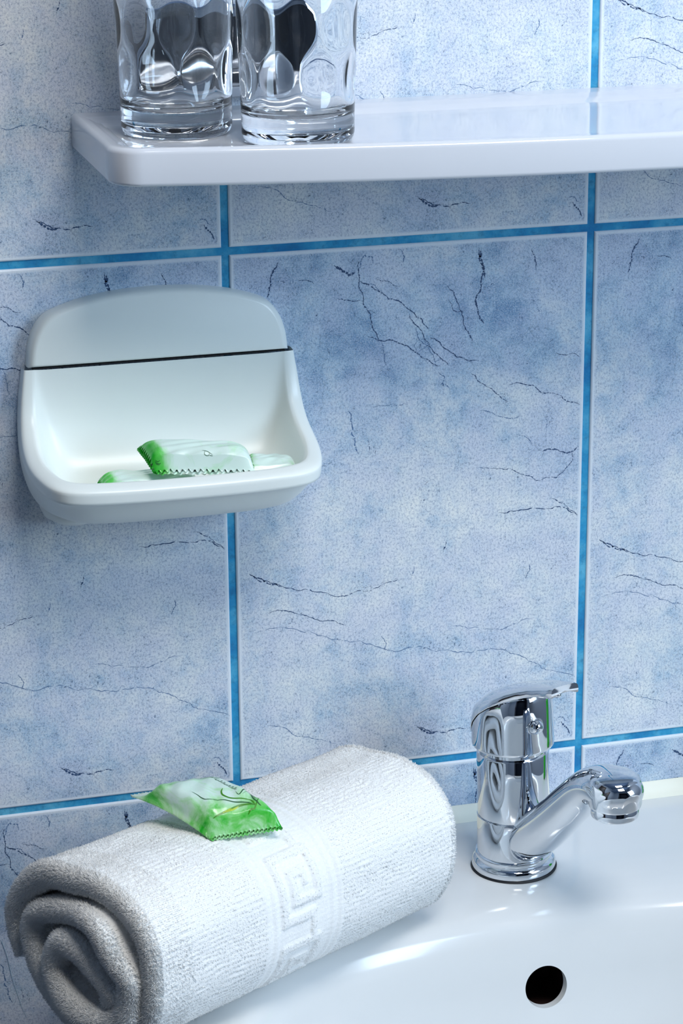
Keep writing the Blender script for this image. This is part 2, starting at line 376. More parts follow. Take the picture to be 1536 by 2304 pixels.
# ------------------------------------------------------------------ shelf
def rr_loop(xl, xr, yb, yf, rad, bow=0.0, n=14, m=26):
    """back-left -> back-right -> front-right corner -> front (bowed) -> front-left corner"""
    xm = (xl + xr) / 2; hw = (xr - xl) / 2
    fy = lambda x: yf - bow * (1 - ((x - xm) / hw) ** 2)
    P = [(xl + (xr - xl) * t, yb) for t in np.linspace(0, 1, m)[:-1]]
    P += [(xr, yb + (yf + rad - yb) * t) for t in np.linspace(0, 1, n)[:-1]]
    P += [(xr - rad + rad * math.cos(a), yf + rad - rad * math.sin(a)) for a in np.linspace(0, math.pi / 2, 10)[:-1]]
    xs = np.linspace(xr - rad, xl + rad, m)
    P += [(x, fy(x) + bow * (1 - ((xr - rad - xm) / hw) ** 2)) for x in xs[:-1]]
    P += [(xl + rad - rad * math.sin(a), yf + rad - rad * math.cos(a)) for a in np.linspace(0, math.pi / 2, 10)[:-1]]
    P += [(xl, yf + rad + (yb - yf - rad) * t) for t in np.linspace(0, 1, n)[:-1]]
    return P
def ring_stack(loops, cap0=True, cap1=True):
    V = []; F = []; n = len(loops[0][0])
    for P, z in loops: V += [(p[0], p[1], z if not hasattr(z, '__len__') else z[i]) for i, p in enumerate(P)]
    for r in range(len(loops) - 1):
        for i in range(n):
            F.append((r*n+i, r*n+(i+1) % n, (r+1)*n+(i+1) % n, (r+1)*n+i))
    if cap0: F.append(tuple(range(n))[::-1])
    if cap1: F.append(tuple(range((len(loops)-1)*n, len(loops)*n)))
    return V, F
def build_shelf():
    xl, xr, yf, bow = -0.0785, 0.525, -0.116, 0.036
    zt, zb = 1.2600, 1.2420
    def lp(i, ib=None, il=None, yo=0): 
        ib = i if ib is None else ib
        return rr_loop(xl + i, xr - i, -ib, yf + i, max(0.017 - i * 0.6, 0.004), bow)
    L = [(lp(.003, 0), zb)]
    for a in np.linspace(0, math.pi / 2, 5): L.append((lp(.002 * (1 - math.sin(a)), 0), zb + .002 * (1 - math.cos(a))))
    for a in np.linspace(0, math.pi / 2, 6): L.append((lp(.0028 * (1 - math.cos(a)), 0), zt - .0028 * (1 - math.sin(a))))
    L += [(lp(.0050, .012), zt), (lp(.0062, .016), zt - .0002), (lp(.0085, .020), zt - .0012), (lp(.0105, .026), zt - .0014),
          (lp(.0120, .029), zt - .0027), (lp(.0135, .031), zt - .0030), (lp(.03, .045), zt - .0030)]
    V, F = ring_stack(L)
    t = mesh_obj('wall_shelf', V, F, M_shelf, None, True, auto=50)
    tag(t, 'long white glossy plastic shelf on the tiled wall holding two glasses', 'shelf')
build_shelf()

# ------------------------------------------------------------------ glasses
def build_glass(loc, rotz, label):
    H = 0.125; n = 180
    ro = lambda z: 0.0272 + 0.0036 * min(1, max(0, (z - .012)) / (H - .012))
    prof = [(0, .0012), (.018, .0010), (.0235, .0), (.0255, .0003), (.0266, .0016), (.0272, .004)]
    prof += [(ro(z), z) for z in np.linspace(.006, H - .001, 44)]
    prof += [(ro(H) - .0002, H - .0003), (ro(H) - .0009, H), (ro(H) - .0016, H - .0004)]
    zin = np.linspace(H - .002, .0175, 110)
    prof += [(ro(z) - .0017, z) for z in zin]
    prof += [(.0245, .0152), (.0225, .0135), (.019, .0124), (.012, .0117), (.006, .0115), (0, .0115)]
    V, F = lathe(prof, n)
    # thumb-print dimples pressed into the inner wall
    V2 = []
    for (x, y, z) in V:
        r = math.hypot(x, y)
        if .017 < z < H - .004 and r > .02 and r < ro(z) - .0008:
            th = math.atan2(y, x); row = (z - .031) / .023; k = 8
            d = 0.0
            for rr in (math.floor(row), math.floor(row) + 1):
                if rr < 0: continue
                ph = (th / (2 * math.pi) * k + 0.5 * (rr % 2)); ph -= round(ph)
                du = ph * (2 * math.pi / k) * r / .0098; dv = (row - rr) * .023 / .0150
                q = du * du + dv * dv
                if q < 1: d = max(d, (1 - q) ** 1.6)
            s = (r - .00065 * d) / r
            V2.append((x * s, y * s, z))
        elif z <= .0175 or r < .02: V2.append((x, y, z))
        else: V2.append((x, y, z))
    o = mesh_obj('drinking_glass', V2, F, M_glass, None, True)
    o.location = loc; o.rotation_euler = (0, 0, rotz)
    tag(o, label, 'glass', 'drinking glasses on the shelf')
build_glass((-0.0356, -0.0560, 1.2571), 0.25, 'clear dimpled drinking glass nearer the wall and the shelf end')
build_glass((0.0155, -0.0950, 1.2571), 0.95, 'clear dimpled drinking glass at the shelf front, right of the other')


# ------------------------------------------------------------------ chrome plate behind the glasses
def build_plate():
    x0, x1, z0, z1 = -0.0480, 0.0470, 1.2655, 1.3125; cx, cz = (x0 + x1) / 2, (z0 + z1) / 2
    root = empty('wall_plate', (cx, 0, cz)); tag(root, 'mirror-bright chrome plate on the tiles behind the two glasses', 'plate')
    def rr(i, r):
        hw, hh = (x1 - x0) / 2 - i, (z1 - z0) / 2 - i; P = []
        for sx, sz, a0 in ((1, 1, 0), (-1, 1, 90), (-1, -1, 180), (1, -1, 270)):
            for k in range(9):
                a = math.radians(a0 + k * 11.25); P.append((sx * (hw - r) + r * math.cos(a), sz * (hh - r) + r * math.sin(a)))
        return P
    def stack(name, L, m):
        V = []; F = []; n = 36
        for P, y in L: V += [(a, y, b) for a, b in P]
        for r in range(len(L) - 1):
            for k in range(n): F.append((r*n+k, r*n+(k+1) % n, (r+1)*n+(k+1) % n, (r+1)*n+k))
        F.append(tuple(range(n))); F.append(tuple(range((len(L)-1)*n, len(L)*n)))
        mesh_obj(name, V, F, m, root, True, auto=6)
    stack('back_block', [(rr(.003, .006), 0), (rr(.003, .006), -.008)], M_hall)
    stack('front_plate', [(rr(0, .008), -.008), (rr(0, .008), -.0095), (rr(.0008, .0075), -.0103), (rr(.005, .005), -.0118), (rr(.0058, .005), -.0120)], M_chrome)
build_plate()

# ------------------------------------------------------------------ soap dish
def build_dish():
    xc = -0.0383; hz = 1.1315
    root = empty('soap_dish', (xc, 0, hz)); tag(root, 'white plastic soap dish with arched back plate mounted on the tiles', 'soap dish')
    # back plate
    half = [(.0695, -.0002), (.0682, .010), (.0650, .019), (.0590, .0262), (.049, .0305), (.035, .0341), (.018, .0364), (0, .0372)]
    right = catmull(half, 6); left = [(-x, z) for x, z in right[::-1][1:]]
    out = list(map(tuple, right)) + left
    n = len(out)
    cen = np.array([0, .016])
    loops = []
    for s, y in ((1.0, 0), (1.0, -.0045), (.992, -.0075), (.972, -.0095), (.94, -.0108), (.90, -.0113)):
        loops.append([(cen[0] + (x - cen[0]) * (1 - (1 - s) * .62), y, (max(-.0002, cen[1] + (z - cen[1]) * (1 - (1-s) * 1.25)))) for x, z in out])
    V = [p for l in loops for p in l]; F = []
    for r in range(len(loops) - 1):
        for i in range(n): F.append((r*n+i, r*n+(i+1) % n, (r+1)*n+(i+1) % n, (r+1)*n+i))
    F.append(tuple(range(n))); F.append(tuple(range((len(loops)-1)*n, len(loops)*n)))
    mesh_obj('back_plate', V, F, M_dish, root, True, auto=60)
    # tray : control cage rows (x, y_out, z) from the hinge round to the front centre, mm
    R_ = [(71.0,10.8,131),(73.0,12,118),(74.2,14,107),(75.0,20,98),(75.5,32,92.5),(75.0,47,89.3),(71.5,64,87.7),(67.5,76,86.8),(57,82,86.2),(28,83.6,85.8),(0,84,85.7)]
    L0 = [(71.6,10,131),(73.8,10.5,117),(75.1,12.5,105.5),(76.0,19,96),(76.6,31.5,090.6),(76.1,47.3,087.4),(72.5,64.8,085.8),(68.3,77.2,084.9),(57.2,83.3,084.3),(28,84.9,083.9),(0,85.3,083.8)]
    L1 = [(71.8,5,131),(74.2,5,116),(75.6,6,101),(76.2,14,089.5),(76.5,29,084.2),(75.7,46,81),(72.2,63.5,079.4),(67.8,76,078.5),(57,82.2,077.9),(28,83.8,077.5),(0,84.2,077.4)]
    L1b= [(71.9,3,131),(74.3,3,115.5),(75.7,3.5,99),(76.0,9,85),(75.3,25.5,080.6),(73.9,43,077.6),(69.4,59.5,077.2),(64.8,71.2,076.5),(54.5,77.3,076.0),(27.5,78.9,075.7),(0,79.3,075.6)]
    L2 = [(71.5,0,131),(74.3,0,115),(75.6,0,98),(75.4,3,78),(73,16,66),(69.5,34,63),(65,49,64),(59,61,64),(49,67,64),(25,69,64),(0,69.5,64)]
    L3 = [(71,-1,131),(74,-1,115),(75,-1,97),(74,0,72),(69,7,058.5),(63,22,055.5),(58,38,57),(52,49,057.6),(43,54,057.6),(22,55.5,057.6),(0,56,057.6)]
    L4 = [(70,-1.5,131),(72,-1.5,115),(72,-1.5,96),(70,-.8,66),(63,0,52),(54,6,50),(44,10,049.6),(36,12,049.4),(28,13,049.3),(14,13.4,049.2),(0,13.5,049.2)]
    I0 = [(67.5,11.2,131),(68.4,12.4,118.2),(69.0,14.6,107.6),(69.4,21,099.4),(69.8,32,094.2),(69.3,46,91),(66.2,60,089.3),(62.6,70.8,088.4),(53.5,76.3,087.8),(27,77.7,087.4),(0,78,087.3)]
    I1 = [(66.3,11.2,131),(66.6,12.0,118.2),(66.9,14.2,107),(67.2,21,098.4),(67.6,32,93),(67.2,45.6,089.6),(64.4,58.8,087.9),(60.9,69,87),(52.2,74.4,086.4),(26.5,75.8,86),(0,76.2,085.9)]
    I2 = [(64.5,11.0,130.8),(63.8,10.2,118),(62.8,9.8,105.5),(61.6,12,92),(61.0,21,78),(60.5,36,73),(58.5,48,071.8),(54,57,071.2),(46,63,71),(24,66,070.8),(0,66.5,070.8)]
    I3 = [(60,10.9,130.6),(58.5,9.6,118),(56.6,8.8,105),(55,10,91),(54,17,75),(53.5,31,068.6),(52,43,067.6),(48,51,067.2),(41,56.5,67),(22,59.5,066.9),(0,60,066.9)]
    rows = [L4, L3, L2, L1b, L1, L0, R_, I0, I1, I2, I3]
    def full(r):
        a = [(-x, -y / 1000 * 1, z) for x, y, z in r]; a = [(-x / 1000, -y / 1000, (z - 131.5) / 1000) for x, y, z in r]
        b = [(x / 1000, -y / 1000, (z - 131.5) / 1000) for x, y, z in r[::-1][1:]]
        return a + b
    rows = [full(r) for r in rows]; n = len(rows[0])
    V = [p for r in rows for p in r]; F = []
    for r in range(len(rows) - 1):
        for i in range(n - 1): F.append((r*n+i, (r+1)*n+i, (r+1)*n+i+1, r*n+i+1))
    # close inside (back wall and floor) and outside (underside) with cross strips
    def strips(r, flip):
        base = r * n; h = n // 2; K = 6
        prev = None
        for i in range(h):
            a = V[base + i]; b = V[base + n - 1 - i]
            row = [base + i]
            for k in range(1, K):
                t = k / K; V.append(tuple(a[j] * (1 - t) + b[j] * t for j in range(3))); row.append(len(V) - 1)
            row.append(base + n - 1 - i)
            if prev:
                for k in range(K):
                    q = (prev[k], prev[k+1], row[k+1], row[k]); F.append(q[::-1] if flip else q)
            prev = row
        c = base + h
        for k in range(K): F.append((prev[k], prev[k+1], c))
    strips(10, False); strips(0, True)
    # seal top edge at the hinge: from inner row to outer row
    top = [(r * n) for r in range(11)]; topr = [(r * n + n - 1) for r in range(11)]
    t = mesh_obj('tray', V, F, M_dish, root, True, subsurf=2)
    key = lambda c: (round(c[0], 5), round(c[1], 5), round(c[2], 5))
    sets = [(set(key(p) for p in rows[r]), w) for r, w in ((3, .35), (4, .8), (5, .45), (7, .5), (8, .5))]
    bm = bmesh.new(); bm.from_mesh(t.data); cl = bm.edges.layers.float.get('crease_edge') or bm.edges.layers.float.new('crease_edge')
    for e in bm.edges:
        a, b = key(e.verts[0].co), key(e.verts[1].co)
        for st, w in sets:
            if a in st and b in st: e[cl] = w
    bm.to_mesh(t.data); bm.free()
    # dark parting line between plate and tray
    mb = MB(); mb.box((-.0672, -.0098, -.0006), (.0672, -.0005, -.0001))
    mb.build('parting_gap', [M_dark], root)
    # moulded foot under the left of the tray
    V, F = lathe([(0, -.012), (.010, -.0105), (.0165, -.006), (.019, 0), (.018, .006), (.010, .012), (0, .013)], 40)
    V = [(x * .95 - .0490, min(y * .9 - .012, 0), z * .85 - .0745) for x, y, z in V]
    mesh_obj('moulded_foot', V, F, M_dish, root, True)
build_dish()
# ------------------------------------------------------------------ washbasin
def sup(cx, cy, a, b, n, K=128, bback=None):
    P = []
    for k in range(K):
        t = 2 * math.pi * k / K; c, s = math.cos(t), math.sin(t)
        P.append((cx + a * math.copysign(abs(c) ** (2 / n), c), cy + b * math.copysign(abs(s) ** (2 / n), s)))
    return P
def build_sink():
    cx = 0.1408; zt = 0.8430
    def outer(i): return sup(cx, -0.2085, .2365 - i, .2085 - i, 7.0)
    def basin(i, cyo=0.0): return sup(cx, -0.2650 + cyo, .190 - i, .1430 - i, 2.7)
    def inter(t, i0):
        A = outer(i0); B = basin(-.012)
        return [(a[0] * (1-t) + b[0] * t, a[1] * (1-t) + b[1] * t) for a, b in zip(A, B)]
    L = []
    # underside, from drain outwards, up the apron, across the deck, down into the bowl
    L += [(basin(.140 - .0), .690), (basin(.100), .694), (basin(.052), .708), (basin(.030), .732), (basin(.0115), .765), (basin(.0022), .800), (basin(-.0035), .822), (basin(-.010), .828)]
    L += [(outer(.016), .826), (outer(.012), .780), (outer(.006), .780), (outer(.001), .800)]
    L += [(outer(0), zt - .010)]
    for a in np.linspace(0, math.pi / 2, 6)[1:]: L.append((outer(.009 * (1 - math.cos(a))), zt - .010 + .0095 * math.sin(a)))
    L += [(inter(.25, .010), zt - .0006), (inter(.5, .010), zt - .0008), (inter(.75, .010), zt - .0006), (basin(-.024), zt - .0005), (basin(-.014), zt - .0013), (basin(-.007), zt - .0030), (basin(-.002), zt - .0058), (basin(.0012), zt - .0098), (basin(.0033), zt - .0150)]
    R = 0.012
    L += [(basin(.0053), .822), (basin(.0070), .806), (basin(.0095), .789), (basin(.0145), .770), (basin(.023), .750), (basin(.036), .731), (basin(.056), .715), (basin(.085), .706), (basin(.115), .7015), (basin(.132), .700)]
    V, F = ring_stack(L, False, False)
    n = len(L[0][0]); last = (len(L) - 1) * n
    for i in range(n): F.append((last + i, last + (i + 1) % n, (i + 1) % n, i))
    root = empty('washbasin', (cx, -.2, zt)); tag(root, 'white glossy ceramic washbasin fixed to the tiled wall below the shelf', 'washbasin')
    V = [(x - cx, y + .2, z - zt) for x, y, z in V]
    bowl = mesh_obj('bowl', V, F, M_porc, root, True)
    # overflow hole, really cut through the back of the bowl
    hx, hz = 0.1380, 0.8000
    cv, cf = lathe([(0, -.03), (.0118, -.03), (.0118, .03), (0, .03)], 64)
    cv = [(x + hx - cx, z - .133 + .2, y + hz - zt) for x, y, z in cv]
    cut = mesh_obj('cutter', cv, cf, M_porc, None, True)
    cut.matrix_world = Matrix.Translation((cx, -.2, zt))
    bpy.context.view_layer.update()
    md = bowl.modifiers.new('hole', 'BOOLEAN'); md.object = cut; md.operation = 'DIFFERENCE'; md.solver = 'EXACT'
    dg = bpy.context.evaluated_depsgraph_get()
    me = bpy.data.meshes.new_from_object(bowl.evaluated_get(dg))
    bowl.modifiers.clear(); bowl.data = me
    me.polygons.foreach_set('use_smooth', [True] * len(me.polygons)); me.set_sharp_from_angle(angle=math.radians(40))
    bpy.data.objects.remove(cut)
    # dark overflow channel behind the hole
    mb = MB(); mb.box((hx - cx - .018, .2 - .1235, hz - zt - .020), (hx - cx + .018, .2 - .085, hz - zt + .018))
    mb.f = [f for f in mb.f if f != (0, 1, 5, 4)]; mb.m = mb.m[:len(mb.f)]
    mb.build('overflow_channel', [M_drainpipe], root)
    mesh_obj('drain', *lathe([(.012, 0), (.012, -.03), (.0105, -.03), (.0105, .0005), (.022, .0015), (.0255, 0), (.0255, -.002), (.0125, -.004)], 48, (0, -.065, -.1415)), M_chrome, root)
    # sealant strip between basin and tiles
    K = 40; V = []; prof = [(-.0002, .0072), (-.0012, .0066), (-.0030, .0032), (-.0055, .0006), (-.008, -.0010), (-.0002, -.001)]
    xs = np.linspace(-.222, .222, K)
    for x in xs: V += [(x, .2 + p[0], p[1]) for p in prof]
    F = []
    for i in range(K - 1):
        for j in range(6): F.append((i*6+j, (i+1)*6+j, (i+1)*6+(j+1) % 6, i*6+(j+1) % 6))
    F += [(0, 1, 2, 3, 4, 5), tuple(range((K-1)*6, K*6))[::-1]]
    mesh_obj('sealant_strip', V, F, M_caulk, root, True, auto=60)
build_sink()

# ------------------------------------------------------------------ tap
def loft(sections, closed_ends=True):
    """sections: list of loops of equal length"""
    n = len(sections[0]); V = [tuple(p) for s in sections for p in s]; F = []
    for r in range(len(sections) - 1):
        for i in range(n): F.append((r*n+i, r*n+(i+1) % n, (r+1)*n+(i+1) % n, (r+1)*n+i))
    if closed_ends:
        for r in (0, len(sections) - 1):
            c = np.mean([V[r*n+i] for i in range(n)], axis=0); V.append(tuple(c)); k = len(V) - 1
            for i in range(n): F.append((r*n+i, r*n+(i+1) % n, k))
    return V, F
def build_tap():
    ang = math.radians(15)
    root = empty('basin_tap', (0.1408, -0.0675, 0.8425), (0, 0, math.atan2(-math.cos(ang), math.sin(ang))))
    root.rotation_euler = (Matrix.Rotation(math.radians(-1.3), 3, 'Y') @ root.rotation_euler.to_matrix()).to_euler()
    tag(root, 'chrome single-lever mixer tap standing on the washbasin deck', 'tap')
    mm = .001
    def L(name, prof, m, n=96, c=(0, 0, 0), parent=root, auto=35):
        V, F = lathe([(r * mm, z * mm) for r, z in prof], n, tuple(q * mm for q in c)); return mesh_obj(name, V, F, m, parent, True, auto=auto)
    L('gasket', [(0, 0), (23.7, 0), (23.9, .6), (23.4, 1.3), (0, 1.3)], M_rubber)
    L('base_ring', [(0, 1.2), (23.0, 1.2), (23.3, 1.8), (23.2, 4.8), (22.4, 6.2), (21.0, 6.9), (20.6, 7.2), (20.5, 8.0), (21.3, 8.3), (21.5, 9.0), (21.2, 10.0), (20.2, 10.6), (0, 10.6)], M_chrome)
    L('tap_body', [(0, 10), (20.1, 10), (20.1, 32.4), (19.9, 32.9), (19.2, 33.0), (19.2, 33.6), (19.8, 33.7), (19.9, 34.2), (19.8, 69.5), (19.5, 70.3), (18.6, 70.8), (18.2, 71), (18.2, 76), (0, 76)], M_chrome)
    # spout
    path = catmull([(4, 16), (16, 22.5), (30, 34.5), (46, 50), (61, 65), (72, 74.5), (82, 79.6), (92, 80.8), (99.5, 80.2), (103.6, 79.4), (106.6, 78.4)], 5)
    size = catmull([(11.0, 12.5), (12.0, 13.2), (12.2, 13.0), (11.2, 12.4), (10.6, 12.2), (10.6, 12.8), (10.8, 13.7), (10.8, 14.1), (10.2, 12.9), (8.8, 10.2), (6.0, 5.0)], 5)
    secs = []
    for i, (p, s) in enumerate(zip(path, size)):
        t = path[min(i + 1, len(path) - 1)] - path[max(i - 1, 0)]; t /= np.linalg.norm(t); nn = np.array([-t[1], t[0]])
        loop = []
        for k in range(48):
            a = 2 * math.pi * k / 48; ca, sa = math.cos(a), math.sin(a)
            e = 2 / 2.25; c2 = math.copysign(abs(ca) ** e, ca); s2 = math.copysign(abs(sa) ** e, sa)
            loop.append(((p[0] + nn[0] * s2 * s[0]) * mm, c2 * s[1] * mm, (p[1] + nn[1] * s2 * s[0]) * mm))
        secs.append(loop)
    V, F = loft(secs)
    sp = mesh_obj('spout', V, F, M_chrome, root, True, auto=50)
    L('spout_head', [(0, 73.0), (12.8, 73.0), (13.7, 73.4), (14.0, 74.4), (14.0, 83), (13.6, 86), (12.4, 88.6), (10, 90.2), (6, 91), (0, 91.4)], M_chrome, 72, (93, 0, 0), sp)
    L('aerator', [(0, 68.7), (9.8, 68.7), (10.2, 67.3), (11.7, 67.1), (12.3, 67.6), (12.5, 68.4), (12.5, 72.6), (12.1, 73.2), (0, 73.2)], M_chrome, 72, (93, 0, 0), sp)
    L('aerator_mesh', [(0, 68.0), (9.9, 68.0), (9.9, 69)], M_rubber, 48, (93, 0, 0), sp)
    # hood + lever: slices along the pointing direction
    htop = lambda d: float(np.interp(d, [-23.6, -23.0, -21.5, -19, -15, -10, -4, 3, 12, 21, 29, 38, 45, 49], [81, 85, 90.0, 94.2, 98.8, 102.8, 106.6, 109.8, 113.0, 116.2, 119.0, 121.6, 123.6, 124.4]))
    dk = np.array([-22.9, -22.0, -18, -12, -5, 3, 12, 21, 29, 38, 45, 49])
    kt = catmull(np.stack([dk, [htop(x) for x in dk]], 1), 5)
    ks_ = np.interp(kt[:, 0], [-23.6, -19, -14, -8, 0, 8, 16, 23, 30, 38, 49], [75.2, 75.8, 80.5, 88.5, 96.5, 102.5, 107.2, 110.8, 114.0, 116.6, 119.0])
    kw = np.interp(kt[:, 0], [3, 10, 16, 21, 26, 32, 40, 46, 49], [22.8, 21.8, 19.6, 16.8, 14.0, 11.6, 10.0, 9.4, 8.6])
    secs = []
    for (d, ht), hs, w in zip(kt, ks_, kw):
        if d < 3: w = math.sqrt(max(2.2, 23.0 ** 2 - d * d))
        th = float(np.interp(d, [-23.6, 10, 30, 54], [2.4, 3.0, 3.6, 3.6])); loop = []; M = 24; ex = float(np.interp(d, [8, 32, 49], [.85, .6, .42]))
        for k in range(M + 1):
            a = math.pi * k / M; c, s = math.cos(a), math.sin(a)
            loop.append((d, -w * math.copysign(abs(c) ** ex, c), hs + (ht - hs) * abs(s) ** ex))
        for k in range(M + 1):
            a = math.pi * (1 - k / M); c, s = math.cos(a), math.sin(a)
            loop.append((d - .2, -(w - .5) * math.copysign(abs(c) ** ex, c), hs - .6 + max(.2, (ht - hs - th)) * abs(s) ** ex))
        secs.append([tuple(q * mm for q in v) for v in loop])
    V, F = loft(secs)
    lever = mesh_obj('lever', V, F, M_chrome, root, True, auto=40)
    V, F = lathe([(r * mm, z * mm) for r, z in [(0, 74.4), (19.0, 74.4), (21.8, 74.3), (22.5, 74.8), (22.6, 76), (22.5, 80), (22.4, 84), (22.3, 88), (22.2, 92), (22.0, 96), (21.6, 100), (20.8, 103), (19.3, 105), (17, 106), (13, 107), (7, 107.2), (0, 107.3)]], 96)
    V2 = []
    for x, y, z in V:
        t = htop(x / mm) - 3.2
        z0 = 84 * mm
        if z > z0: z = z0 + (z - z0) * max(.05, (t - 84)) / (107.3 - 84)
        V2.append((x, y, z))
    mesh_obj('lever_cap', V2, F, M_chrome, root, True, auto=50)
    # temperature button on the cap front
    V, F = lathe([(0, 4.6), (1.6, 4.4), (3.2, 3.4), (4.1, 1.6), (4.3, 0), (4.3, -2), (0, -2)], 40)
    V = [((21.4 + z) * mm, y * mm, (91 + x) * mm) for x, y, z in V]
    mesh_obj('indicator_button', V, F, M_chrome, root, True)
    V, F = lathe([(4.3, -1), (5.1, -.6), (5.2, .2), (4.9, .5), (4.3, .3)], 40)
    V = [((21.7 + z) * mm, y * mm, (91 + x) * mm) for x, y, z in V]
    mesh_obj('button_bezel', V, F, M_chrome, root, True)
    V, F = lathe([(0, -1), (2.0, -1), (2.2, -.3), (2.0, .5), (0, .6)], 30)
    V = [((42 + x) * mm, y * mm, (117.2 + z * 1.6) * mm) for x, y, z in V]
    mesh_obj('lever_screw', V, F, M_chrome, root, True)
build_tap()
PK1 = [(-0.08518, -0.13157, 0.942), (-0.05197, -0.1235, 0.94), (-0.01691, -0.17559, 0.9345), (-0.05322, -0.17618, 0.9335)]
PK2 = [(-0.05713, -0.03375, 1.0905), (-0.00366, -0.0567, 1.0905), (-0.00378, -0.07511, 1.0845), (-0.0535, -0.06002, 1.0845)]
PK3 = [(-0.07805, -0.02989, 1.072), (-0.02696, -0.03731, 1.072), (-0.02955, -0.06505, 1.0715), (-0.07929, -0.05465, 1.0715)]
PK4 = [(0.0007, -0.03115, 1.0745), (0.02491, -0.04004, 1.073), (0.02171, -0.06345, 1.073), (-0.00686, -0.06281, 1.0735)]
PRINTS1 = [([(0.931, 0.1), (0.919, 0.206), (0.894, 0.363), (0.869, 0.5), (0.869, 0.613), (0.888, 0.719)], 0.8, 0.9, 2), ([(0.913, 0.25), (0.894, 0.363), (0.881, 0.45), (0.869, 0.525)], 1.0, 1.0, 3), ([(0.613, 0.625), (0.656, 0.55), (0.706, 0.506), (0.75, 0.525), (0.775, 0.6), (0.819, 0.744), (0.881, 0.738)], 0.8, 0.35, 2), ([(0.756, 0.312), (0.769, 0.406), (0.806, 0.5), (0.838, 0.625), (0.869, 0.688), (0.894, 0.719)], 0.35, 0.5, 1), ([(0.688, 0.713), (0.738, 0.706), (0.619, 0.981), (0.8, 0.819), (0.875, 0.788), (0.9, 0.8)], 0.3, 0.7, 1), ([(0.738, 0.75), (0.663, 0.963), (0.8, 0.85), (0.769, 0.956)], 0.25, 0.25, 2), ([(0.819, 0.75), (0.869, 0.731), (0.9, 0.738)], 0.4, 0.4, 2), ([(0.744, 0.994), (0.913, 0.7), (0.925, 0.638), (0.944, 0.569)], 0.4, 0.8, 2), ([(0.581, 0.219), (0.644, 0.225), (0.7, 0.219), (0.738, 0.238), (0.75, 0.363)], 0.25, 0.35, 1), ([(0.24, 0.76), (0.248, 0.81), (0.254, 0.77)], 0.22, 0.22, 1), ([(0.254, 0.76), (0.266, 0.766), (0.273, 0.78)], 0.16, 0.16, 1), ([(0.273, 0.803), (0.285, 0.808), (0.287, 0.758), (0.275, 0.762)], 0.22, 0.22, 1), ([(0.287, 0.758), (0.299, 0.764), (0.306, 0.778)], 0.16, 0.16, 1), ([(0.306, 0.756), (0.314, 0.806), (0.32, 0.766)], 0.22, 0.22, 1), ([(0.32, 0.756), (0.332, 0.762), (0.339, 0.776)], 0.16, 0.16, 1), ([(0.339, 0.794), (0.343, 0.754), (0.357, 0.756), (0.359, 0.799)], 0.22, 0.22, 1), ([(0.353, 0.754), (0.365, 0.76), (0.372, 0.774)], 0.16, 0.16, 1), ([(0.372, 0.792), (0.376, 0.752), (0.39, 0.754), (0.392, 0.797)], 0.22, 0.22, 1), ([(0.386, 0.752), (0.398, 0.758), (0.405, 0.772)], 0.16, 0.16, 1), ([(0.405, 0.75), (0.413, 0.85), (0.419, 0.76)], 0.22, 0.22, 1), ([(0.419, 0.75), (0.431, 0.756), (0.438, 0.77)], 0.16, 0.16, 1), ([(0.438, 0.788), (0.442, 0.748), (0.456, 0.75), (0.458, 0.793)], 0.22, 0.22, 1), ([(0.452, 0.748), (0.464, 0.754), (0.471, 0.768)], 0.16, 0.16, 1), ([(0.471, 0.791), (0.483, 0.796), (0.485, 0.746), (0.473, 0.75)], 0.22, 0.22, 1), ([(0.485, 0.746), (0.497, 0.752), (0.504, 0.766)], 0.16, 0.16, 1), ([(0.504, 0.789), (0.516, 0.794), (0.518, 0.744), (0.506, 0.748)], 0.22, 0.22, 1), ([(0.518, 0.744), (0.53, 0.75), (0.537, 0.764)], 0.16, 0.16, 1), ([(0.537, 0.782), (0.541, 0.742), (0.555, 0.744), (0.557, 0.787)], 0.22, 0.22, 1), ([(0.551, 0.742), (0.563, 0.748), (0.57, 0.762)], 0.16, 0.16, 1), ([(0.57, 0.74), (0.578, 0.79), (0.584, 0.75)], 0.22, 0.22, 1), ([(0.584, 0.74), (0.596, 0.746), (0.603, 0.76)], 0.16, 0.16, 1), ([(0.603, 0.738), (0.611, 0.788), (0.617, 0.748)], 0.22, 0.22, 1), ([(0.617, 0.738), (0.629, 0.744), (0.636, 0.758)], 0.16, 0.16, 1), ([(0.636, 0.736), (0.644, 0.786), (0.65, 0.746)], 0.22, 0.22, 1), ([(0.65, 0.736), (0.662, 0.742), (0.669, 0.756)], 0.16, 0.16, 1), ([(0.17, 0.9), (0.176, 0.925), (0.186, 0.9)], 0.16, 0.16, 1), ([(0.192, 0.9), (0.19799999999999998, 0.925), (0.208, 0.9)], 0.16, 0.16, 1), ([(0.21400000000000002, 0.9), (0.21999999999999997, 0.925), (0.22999999999999998, 0.9)], 0.16, 0.16, 1), ([(0.23600000000000002, 0.9), (0.242, 0.925), (0.252, 0.9)], 0.16, 0.16, 1), ([(0.258, 0.9), (0.264, 0.925), (0.274, 0.9)], 0.16, 0.16, 1), ([(0.525, 0.0), (0.544, 0.0), (0.562, 0.0)], 0.9, 0.5, 1), ([(0.544, 0.0), (0.562, 0.0), (0.588, 0.0)], 0.5, 0.5, 1), ([(0.562, 0.0), (0.588, 0.0), (0.606, 0.0)], 0.9, 0.5, 1), ([(0.588, 0.0), (0.606, 0.0), (0.625, 0.0)], 0.5, 0.5, 1), ([(0.6, 0.0), (0.619, 0.0), (0.644, 0.0)], 0.9, 0.5, 1), ([(0.619, 0.0), (0.638, 0.0), (0.656, 0.0)], 0.5, 0.5, 1)]
